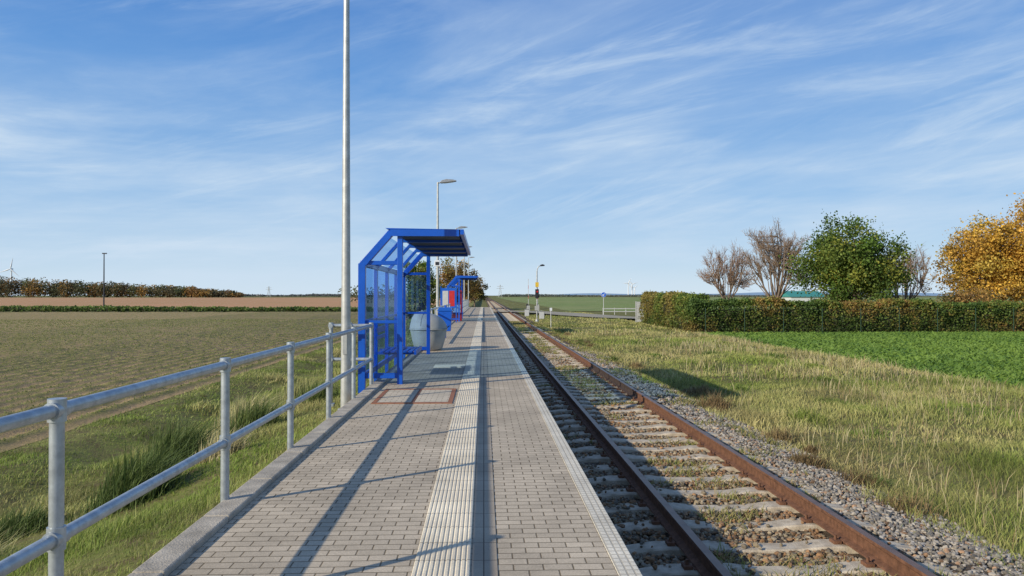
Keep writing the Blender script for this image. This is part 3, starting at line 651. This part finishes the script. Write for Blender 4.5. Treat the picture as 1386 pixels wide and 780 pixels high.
treeline('distant_wood',-720,-285,880,lambda x:np.interp(x,[-720,-560,-430,-345,-285],[23,24,18,13,7]),240,AP,1.9,"long line of autumn woodland on the far edge of the fields",seed=4,step=(1.2,3.2),rr=(6,12))
treeline('distant_wood',-640,-30,1700,lambda x:5.0+1.5*math.sin(x*.03),60,[(.17,.19,.18),(.19,.19,.17)],3,"low distant line of trees on the horizon",seed=5,step=(2,5),rr=(8,14))  # greyed leaf colours carry the distance haze
treeline('distant_wood',40,900,1500,lambda x:4.0+1.2*math.sin(x*.02),60,[(.17,.20,.17),(.19,.20,.16)],3,"thin dark line of trees on the horizon",seed=6,step=(2,5),rr=(8,14))  # haze of distance mixed into these grey-green leaf colours
treeline('distant_wood',-45,-14,260,lambda x:6,200,AP,.8,"clump of autumn bushes beyond the fields",wide=8,seed=7)
hv=MB(); xs_=np.linspace(400,3500,60); top=[1.5+3+13*max(0,math.sin((x-400)/3100*math.pi))**.7+4*math.sin(x*.004)+2*math.sin(x*.013) for x in xs_]
vs=[(x,4000,-2) for x in xs_]+[(x,4150,t_) for x,t_ in zip(xs_,top)]
hv.add(vs,[(i,i+1,61+i,60+i) for i in range(59)]); hv.obj('hills',M_hill,label="low hills tinted with blue haze on the horizon",cat="hills",kind="structure")
# ---------------------------------------------------------------- handrails
def handrail(ylist,x,label,y0=None,y1=None,jog=False):
    T=empty('handrail',(x,ylist[0],0),label,'handrail',group="galvanised handrails along the platform")
    r=.030
    q=MB(); q.tube((0,0,-.35),(0,0,1.03),r,n=20); q.lathe([(.03,1.03),(.026,1.042),(.014,1.049),(0.001,1.051)],n=20)
    for z in (1.0,.443): q.tube((0,0,z-.05),(0,0,z+.05),.038,n=20); q.tube((0,-.05,z),(0,.05,z),.038,n=20)
    q.box(-.05,.055,-.06,.06,-.33,-.28)
    po=q.obj('post',M_galv,parent=T)
    for yy in ylist[1:]:
        o=po.copy(); o.parent=T; o.location=(0,yy-ylist[0],0); col.objects.link(o)
    a=(y0 if y0 is not None else ylist[0])-ylist[0]; b=(y1 if y1 is not None else ylist[-1])-ylist[0]
    for z in (1.0,.443):
        q=MB(); q.tube((0,a,z),(0,b,z),r,n=20); q.obj('rail',M_galv,parent=T)
    if jog:
        for xx in (-.35,-.66):
            o=po.copy(); o.parent=T; o.location=(xx,b,0); col.objects.link(o)
        for z in (1.0,.443):
            q=MB(); q.tube((0,b,z),(-.66,b,z),r,n=16); q.obj('rail',M_galv,parent=T)
    return T
handrail([3.3,5.4,7.2,8.95,10.65,12.3],-1.86,"galvanised tubular handrail with clamp fittings on the kerb",y0=-2,jog=True)
handrail([22.5,24.5,26.5,28.5,30.5,32.5,34.5,36.5,38.5,40.5],-1.86,"galvanised tubular handrail between the two shelters")
handrail([50.5+2*i for i in range(20)],-1.86,"galvanised tubular handrail beyond the second shelter")
# ---------------------------------------------------------------- street lamps
T0=empty('street_lamp',(-2.12,11.45,-.3),"tall galvanised lamp pole with flat lamp head on the platform","street lamp",group="lamp poles along the platform")
q=MB(); q.tube((0,0,0),(0,0,2.2),.078,.066,24); q.tube((0,0,2.2),(0,0,7.0),.066,.042,24); q.tube((0,0,0),(0,0,.06),.13,.12,20); q.box(-.03,.03,-.082,-.07,.9,1.25)
q.tube((0,0,6.95),(.16,0,7.0),.03,n=12); q.obj('pole',M_galv2,parent=T0)
q=MB(); q.prism([(.1,6.98),(.16,6.955),(.40,6.98),(.84,7.04),(.86,7.07),(.70,7.11),(.40,7.13),(.18,7.07)],'y',-.14,.14)
hd=q.obj('lamp_head',simple('lamp_grey',(.30,.31,.32),.5,.3),parent=T0,bevel=.012)
q=MB(); q.prism([(.30,6.960),(.74,7.018),(.74,7.012),(.30,6.952)],'y',-.10,.10); q.obj('lens',M_white,parent=hd)
for yy in (34,57,80,102): 
    copy_thing(T0,(-2.12,yy,-.3))
T=empty('loudspeaker',(-2.12,33.9,2.95),"small white loudspeaker box fixed to the lamp pole","loudspeaker")
q=MB(); q.prism([(-.15,-.13),(.15,-.13),(.11,.15),(-.11,.15)],'y',-.26,-.08); q.obj('housing',M_white,parent=T,bevel=.01)
q=MB(); q.box(-.08,.08,-.275,-.262,-.07,.07); q.obj('grille',M_dark,parent=T)
T=empty('field_lamp',(-66,131,-1.1),"thin dark lamp post at the edge of the fields","street lamp")
q=MB(); q.tube((0,0,0),(0,0,9.8),.13,.08,10); q.obj('pole',M_dark,parent=T)
q=MB(); q.box(-.3,.45,-.12,.12,9.8,9.98); q.obj('lamp_head',M_dark,parent=T)
# ---------------------------------------------------------------- shelters
def shelter(y0,L,label):
    T=empty('platform_shelter',(0,y0,0),label,'shelter',group="blue platform shelters")
    XB,XF,XR=-2.06,-1.42,-.41; ZC,ZT=2.04,2.56
    fr=MB()
    nf=5
    for i in range(nf):
        y=L*i/(nf-1)
        w=.12 if i in (0,nf-1) else .07
        fr.obox((XB,y,-.15),(XB,y,ZC),w,w,up=(0,1,0)); fr.obox((XB,y+.001,ZC-.03),(-1.56,y+.001,ZT+.02),w-.004,w,up=(0,1,0))
        fr.obox((-1.60,y,ZT),(XR,y,ZT+.0),w-.008,.10,up=(0,0,1))
    for y in (0,L):
        fr.obox((XF,y,-.05),(XF,y,ZT-.05),.09,.09,up=(0,1,0))
    fr.obox((XB,0,.12),(XB,L,.12),.05,.10); fr.obox((XB,0,1.05),(XB,L,1.05),.04,.05); fr.obox((XB,0,ZC),(XB,L,ZC),.07,.10)
    for y in (0,L):
        fr.obox((XB+.03,y,.14),(XF-.03,y,.14),.05,.09); fr.obox((XB+.03,y,1.05),(XF-.03,y,1.05),.04,.05); fr.obox((XB+.03,y,2.05),(XF-.03,y,2.05),.05,.07)
    fr.obj('frame',M_blue,parent=T,bevel=.006)
    for i in range(nf-1):
        ya=L*i/(nf-1)+.06; yb=L*(i+1)/(nf-1)-.06
        gp=MB(); gp.box(XB-.005,XB+.005,ya,yb,.18,ZC-.06); gp.obj('glass_panel',M_glass,parent=T)
        gp=MB(); gp.obox(((XB-1.56)/2,ya,(ZC+ZT)/2),((XB-1.56)/2,yb,(ZC+ZT)/2),.55,.008,up=(-.52,0,.5)); gp.obj('glass_panel',M_glass,parent=T)
    for y in (0,L):
        gp=MB(); gp.box(XB+.07,XF-.05,y-.004,y+.004,.18,2.0); gp.obj('glass_panel',M_glass,parent=T)
    rf=MB(); rf.prism([(-1.66,ZT+.075),(-.34,ZT+.055),(-.34,ZT-.03),(-.40,ZT-.03),(-.40,ZT+.052),(-1.62,ZT+.054)],'y',-.10,L+.10)
    rf.prism([(-1.58,ZT-.06),(-.42,ZT-.06),(-.42,ZT+.05),(-1.58,ZT+.05)],'y',-.10,-.066)
    rf.prism([(-1.58,ZT-.06),(-.42,ZT-.06),(-.42,ZT+.05),(-1.58,ZT+.05)],'y',L+.066,L+.10)
    r_=rf.obj('roof',M_blue,parent=T)
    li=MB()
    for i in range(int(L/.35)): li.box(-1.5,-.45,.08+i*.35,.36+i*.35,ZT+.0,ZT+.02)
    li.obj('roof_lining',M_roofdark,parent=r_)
    be=MB(); b0,b1=.9,2.1
    for i in range(6): be.box(-1.90+i*.105,-1.90+i*.105+.07,b0,b1,.46,.485)
    for yy in (b0+.2,b1-.2):
        be.obox((-2.02,yy,.435),(-1.26,yy,.435),.035,.045)
    be.obox((-1.25,b0,.46),(-1.25,b1,.46),.04,.08)
    be.obox((-1.96,b0,.86),(-1.96,b1,.86),.03,.10); be.obox((-1.96,b0,.72),(-1.96,b1,.72),.03,.06)
    be.obj('bench',M_bluel,parent=T)
    return T
shelter(12.6,6.4,"bright blue steel shelter with glass panels on the platform")
shelter(42.5,5.5,"blue shelter housing a red ticket machine on the platform")
T=empty('ticket_machine',(-1.6,43.8,0),"red and white ticket machine inside the blue shelter","ticket machine")
q=MB(); q.box(-.3,.3,-.25,.25,0,1.8); q.obj('housing',M_red,parent=T,bevel=.02)
q=MB(); q.box(-.2,.2,-.262,-.252,1.1,1.5); q.obj('screen',M_dark,parent=T)
q=MB(); q.box(-.22,.22,-.262,-.252,.5,.95); q.obj('panel',M_white,parent=T)
T=empty('notice_board',(-1.95,40.9,0),"blue and white notice board on two posts by the shelter","notice board")
for a_ in (-.45,.40):
    q=MB(); q.box(a_,a_+.05,-.03,.03,0,2.0); q.obj('post',M_blue,parent=T)
q=MB(); q.box(-.39,.39,-.03,.03,.8,1.9); q.obj('board',M_bluel,parent=T)
q=MB(); q.box(-.33,-.02,-.04,-.032,.9,1.75); q.obj('poster',M_pale,parent=T)
q=MB(); q.box(.03,.33,-.04,-.032,.9,1.75); q.obj('poster',M_red,parent=T)
T=empty('litter_bin',(-1.36,26,0),"blue square litter bin on a post","litter bin")
q=MB(); q.tube((0,.2,0),(0,.2,1.15),.03,n=10); q.obj('post',M_blue,parent=T)
q=MB(); q.prism([(-.20,.25),(.20,.25),(.25,.95),(-.25,.95)],'y',-.18,.16); q.obj('bin_body',M_blue,parent=T,bevel=.015)
q=MB(); q.prism([(-.27,.955),(.27,.955),(.2,1.08),(-.2,1.08)],'y',-.2,.18); q.obj('lid',M_bluel,parent=T)
T=empty('grit_container',(-1.52,20.4,0),"tapered grey plastic grit container with a sloping lid","grit container")
q=MB(); q.lathe([(.01,.0),(.33,.0),(.38,.05),(.45,.28),(.495,.52),(.50,.56)],n=40); q.lathe([(.50,.56),(.525,.56),(.525,.595),(.50,.595)],n=40)
for a_ in range(8):
    t_=a_*math.pi/4+.2; q.tube((.38*math.cos(t_),.38*math.sin(t_),.06),(.485*math.cos(t_),.485*math.sin(t_),.52),.014,n=6)
q.obj('container_body',M_plas,parent=T,bevel=0)
q=MB(); q.lathe([(.515,.60),(.505,.68),(.455,.84),(.37,.96),(.24,1.03),(.01,1.05)],n=40)
for a_ in range(2):
    t_=a_*math.pi+1.2
    for (r1_,z1_),(r2_,z2_) in [((.505,.68),(.455,.84)),((.455,.84),(.37,.96)),((.37,.96),(.24,1.03))]:
        q.tube((r1_*math.cos(t_),r1_*math.sin(t_),z1_),(r2_*math.cos(t_),r2_*math.sin(t_),z2_),.014,n=6)
q.v=[(a,b,c-.24*(a+.1)*max(0,(c-.62)/.4)) for a,b,c in q.v]
lid=q.obj('lid',M_plas,parent=T)
q=MB(); q.path([(.52,-.1,.62),(.57,-.1,.66),(.57,.1,.66),(.52,.1,.62)],.012,8); q.obj('handle',M_dark,parent=lid)
# ---------------------------------------------------------------- level crossing
T=empty('crossing_signal',(4.75,66,-.95),"tall signal mast with curved lamp arm and yellow sign","railway signal")
q=MB(); q.tube((0,0,0),(0,0,4.6),.055,n=12); q.path([(0,0,4.6),(.04,0,4.85),(.16,0,5.05),(.34,0,5.12)],.04,10); q.tube((0,0,0),(0,0,.3),.16,.14,12); q.obj('mast',M_galv2,parent=T)
q=MB(); q.prism([(.28,5.05),(.66,5.08),(.70,5.16),(.5,5.24),(.30,5.18)],'y',-.12,.12); q.obj('lamp_head',M_dark,parent=T)
q=MB(); q.box(-.15,.15,-.12,-.065,3.2,3.62); q.obj('yellow_plate',M_yel,parent=T)
q=MB(); q.box(-.16,.16,-.2,.0,2.2,3.0); q.tube((0,-.205,2.78),(0,-.34,2.78),.10,n=16); q.tube((0,-.205,2.42),(0,-.34,2.42),.10,n=16); q.obj('signal_head',M_dark,parent=T)
q=MB(); q.tube((0,-.345,2.78),(0,-.35,2.78),.08,n=16); q.obj('lens',M_red,parent=T)
q=MB(); q.box(-.2,.2,-.1,.02,1.1,1.5); q.obj('equipment_box',M_plas,parent=T)
def barrier(loc,label,H=3.4):
    T=empty('crossing_barrier',loc,label,'barrier',group="raised barriers at the level crossing")
    q=MB(); q.box(-.2,.2,-.16,.16,0,1.0); q.obj('drive_housing',M_plas,parent=T,bevel=.03)
    q=MB(); s=H/8
    for i in range(8): q.box(-.028,.028,-.02,.02,1.002+i*s,1.002+(i+1)*s-.001,1 if i%3==2 else 0)
    q.obj('arm',[M_pale,M_redf],parent=T)
    q=MB(); q.box(-.26,-.045,-.08,.08,.7,1.2); q.obj('counterweight',M_dark,parent=T)
barrier((5.6,93,-.8),"slim pale crossing barrier raised upright by the track")
barrier((7.6,104,-.8),"slim pale crossing barrier raised beyond the road",3.0)
T=empty('marker_post',(5.0,55,-.95),"short white track marker post with small plate","post")
q=MB(); q.tube((0,0,0),(0,0,1.3),.03,n=10); q.obj('post',M_pale,parent=T); q=MB(); q.box(-.09,.09,-.03,.03,1.3,1.52); q.obj('plate',M_white,parent=T)
for (bx_,by_) in [(5.8,74),(4.9,84)]:
    T=empty('relay_cabinet',(bx_,by_,-.9),"small pale grey railway equipment cabinet by the track","cabinet",group="equipment cabinets by the crossing")
    q=MB(); q.box(-.25,.25,-.2,.2,.0,.8); q.obj('housing',M_plas,parent=T,bevel=.02)
    q=MB(); q.box(-.22,.22,-.212,-.202,.08,.74); q.obj('door',M_pale,parent=T); q=MB(); q.prism([(-.29,.802),(.29,.802),(0,.87)],'y',-.25,.25); q.obj('roof',M_plas,parent=T)
T=empty('road_sign',(14.0,86,-.87),"round blue traffic sign on a white post","traffic sign")
q=MB(); q.tube((0,0,0),(0,0,2.75),.035,n=10); q.obj('post',M_pale,parent=T)
q=MB(); q.tube((0,-.05,2.45),(0,-.07,2.45),.30,n=28,m=1); q.tube((0,-.071,2.45),(0,-.08,2.45),.275,n=28)
q.obox((.10,-.088,2.58),(-.09,-.088,2.35),.06,.01,m=1,up=(0,1,0)); q.obox((-.12,-.088,2.31),(-.12,-.088,2.50),.05,.01,m=1,up=(0,1,0)); q.obox((-.12,-.089,2.31),(.07,-.089,2.31),.05,.01,m=1,up=(0,1,0))
q.obj('sign_plate',[M_bsign,M_white],parent=T)
T=empty('guard_fence',(14.6,90,-.88),"low white railing guarding the farm road","fence")
for i in range(4):
    q=MB(); q.tube((i*1.4,0,0),(i*1.4,0,.85),.04,n=8); q.obj('post',M_pale,parent=T)
for z in (.70,.36):
    q=MB(); q.box(-.1,4.3,-.08,-.052,z,z+.09); q.obj('rail',M_pale,parent=T)
def house(loc,w,d,h,r,label,wm,rm_):
    T=empty('farm_building',loc,label,'building')
    q=MB(); q.box(-w/2,w/2,-d/2,d/2,0,h); q.obj('wall',wm,parent=T)
    q=MB(); q.prism([(-d/2-.4,h+.002),(d/2+.4,h+.002),(0,h+r)],'x',-w/2-.4,w/2+.4); q.obj('roof',rm_,parent=T)
house((87,200,-1.0),9,9,2.1,1.6,"long low building with a teal roof beyond the trees",M_farbld,M_teal)
def turbine(loc,H,Rb,rot,label):
    T=empty('wind_turbine',loc,label,'wind turbine',group="wind turbines on the horizon")
    q=MB(); q.tube((0,0,0),(0,0,H),2.4,1.4,16); q.obj('tower',M_white,parent=T)
    q=MB(); q.box(-1.6,1.6,-3,5,H,H+3.4); q.tube((0,-3,H+1.7),(0,-5,H+1.7),1.6,.6,12); q.obj('nacelle',M_white,parent=T,bevel=.4)
    for k in range(3):
        a_=rot+k*2*math.pi/3; d=Vector((math.sin(a_),0,math.cos(a_))); c=Vector((0,-4,H+1.7))
        q=MB(); q.tube(c,c+d*Rb*.25,1.0,1.7,8); q.tube(c+d*Rb*.25,c+d*Rb,1.7,.35,8); q.obj('blade',M_white,parent=T)
turbine((-1185,1900,-2),68,28,.2,"white three-bladed wind turbine above the woodland")
turbine((590,3000,-2),52,24,.5,"white three-bladed wind turbine on the horizon")
turbine((606,3000,-2),48,24,1.3,"white three-bladed wind turbine on the horizon")
turbine((800,3900,-2),42,24,.9,"white three-bladed wind turbine on the horizon")
def pylon(loc,H,label):
    T=empty('power_pylon',loc,label,'pylon',group="lattice power pylons")
    q=MB(); n=6; pts=[]
    for i in range(n+1):
        w=2.2*(1-i/n)**1.2+.35; z=H*i/n; pts.append([(-w,-w,z),(w,-w,z),(w,w,z),(-w,w,z)])
    for i in range(n):
        for k in range(4): q.tube(pts[i][k],pts[i+1][k],.16,n=4); q.tube(pts[i][k],pts[i+1][(k+1)%4],.10,n=4)
    q.obj('lattice',M_galv2,parent=T)
    for z,w in ((H*.70,5),(H*.86,4)):
        q=MB(); q.obox((-w,0,z),(w,0,z),.35,.45); q.obj('crossarm',M_galv2,parent=T)
pylon((22,1000,-1),17,"thin lattice power pylon on the horizon near the railway")
pylon((-345,1200,-1),17,"thin lattice power pylon beside the distant woodland")
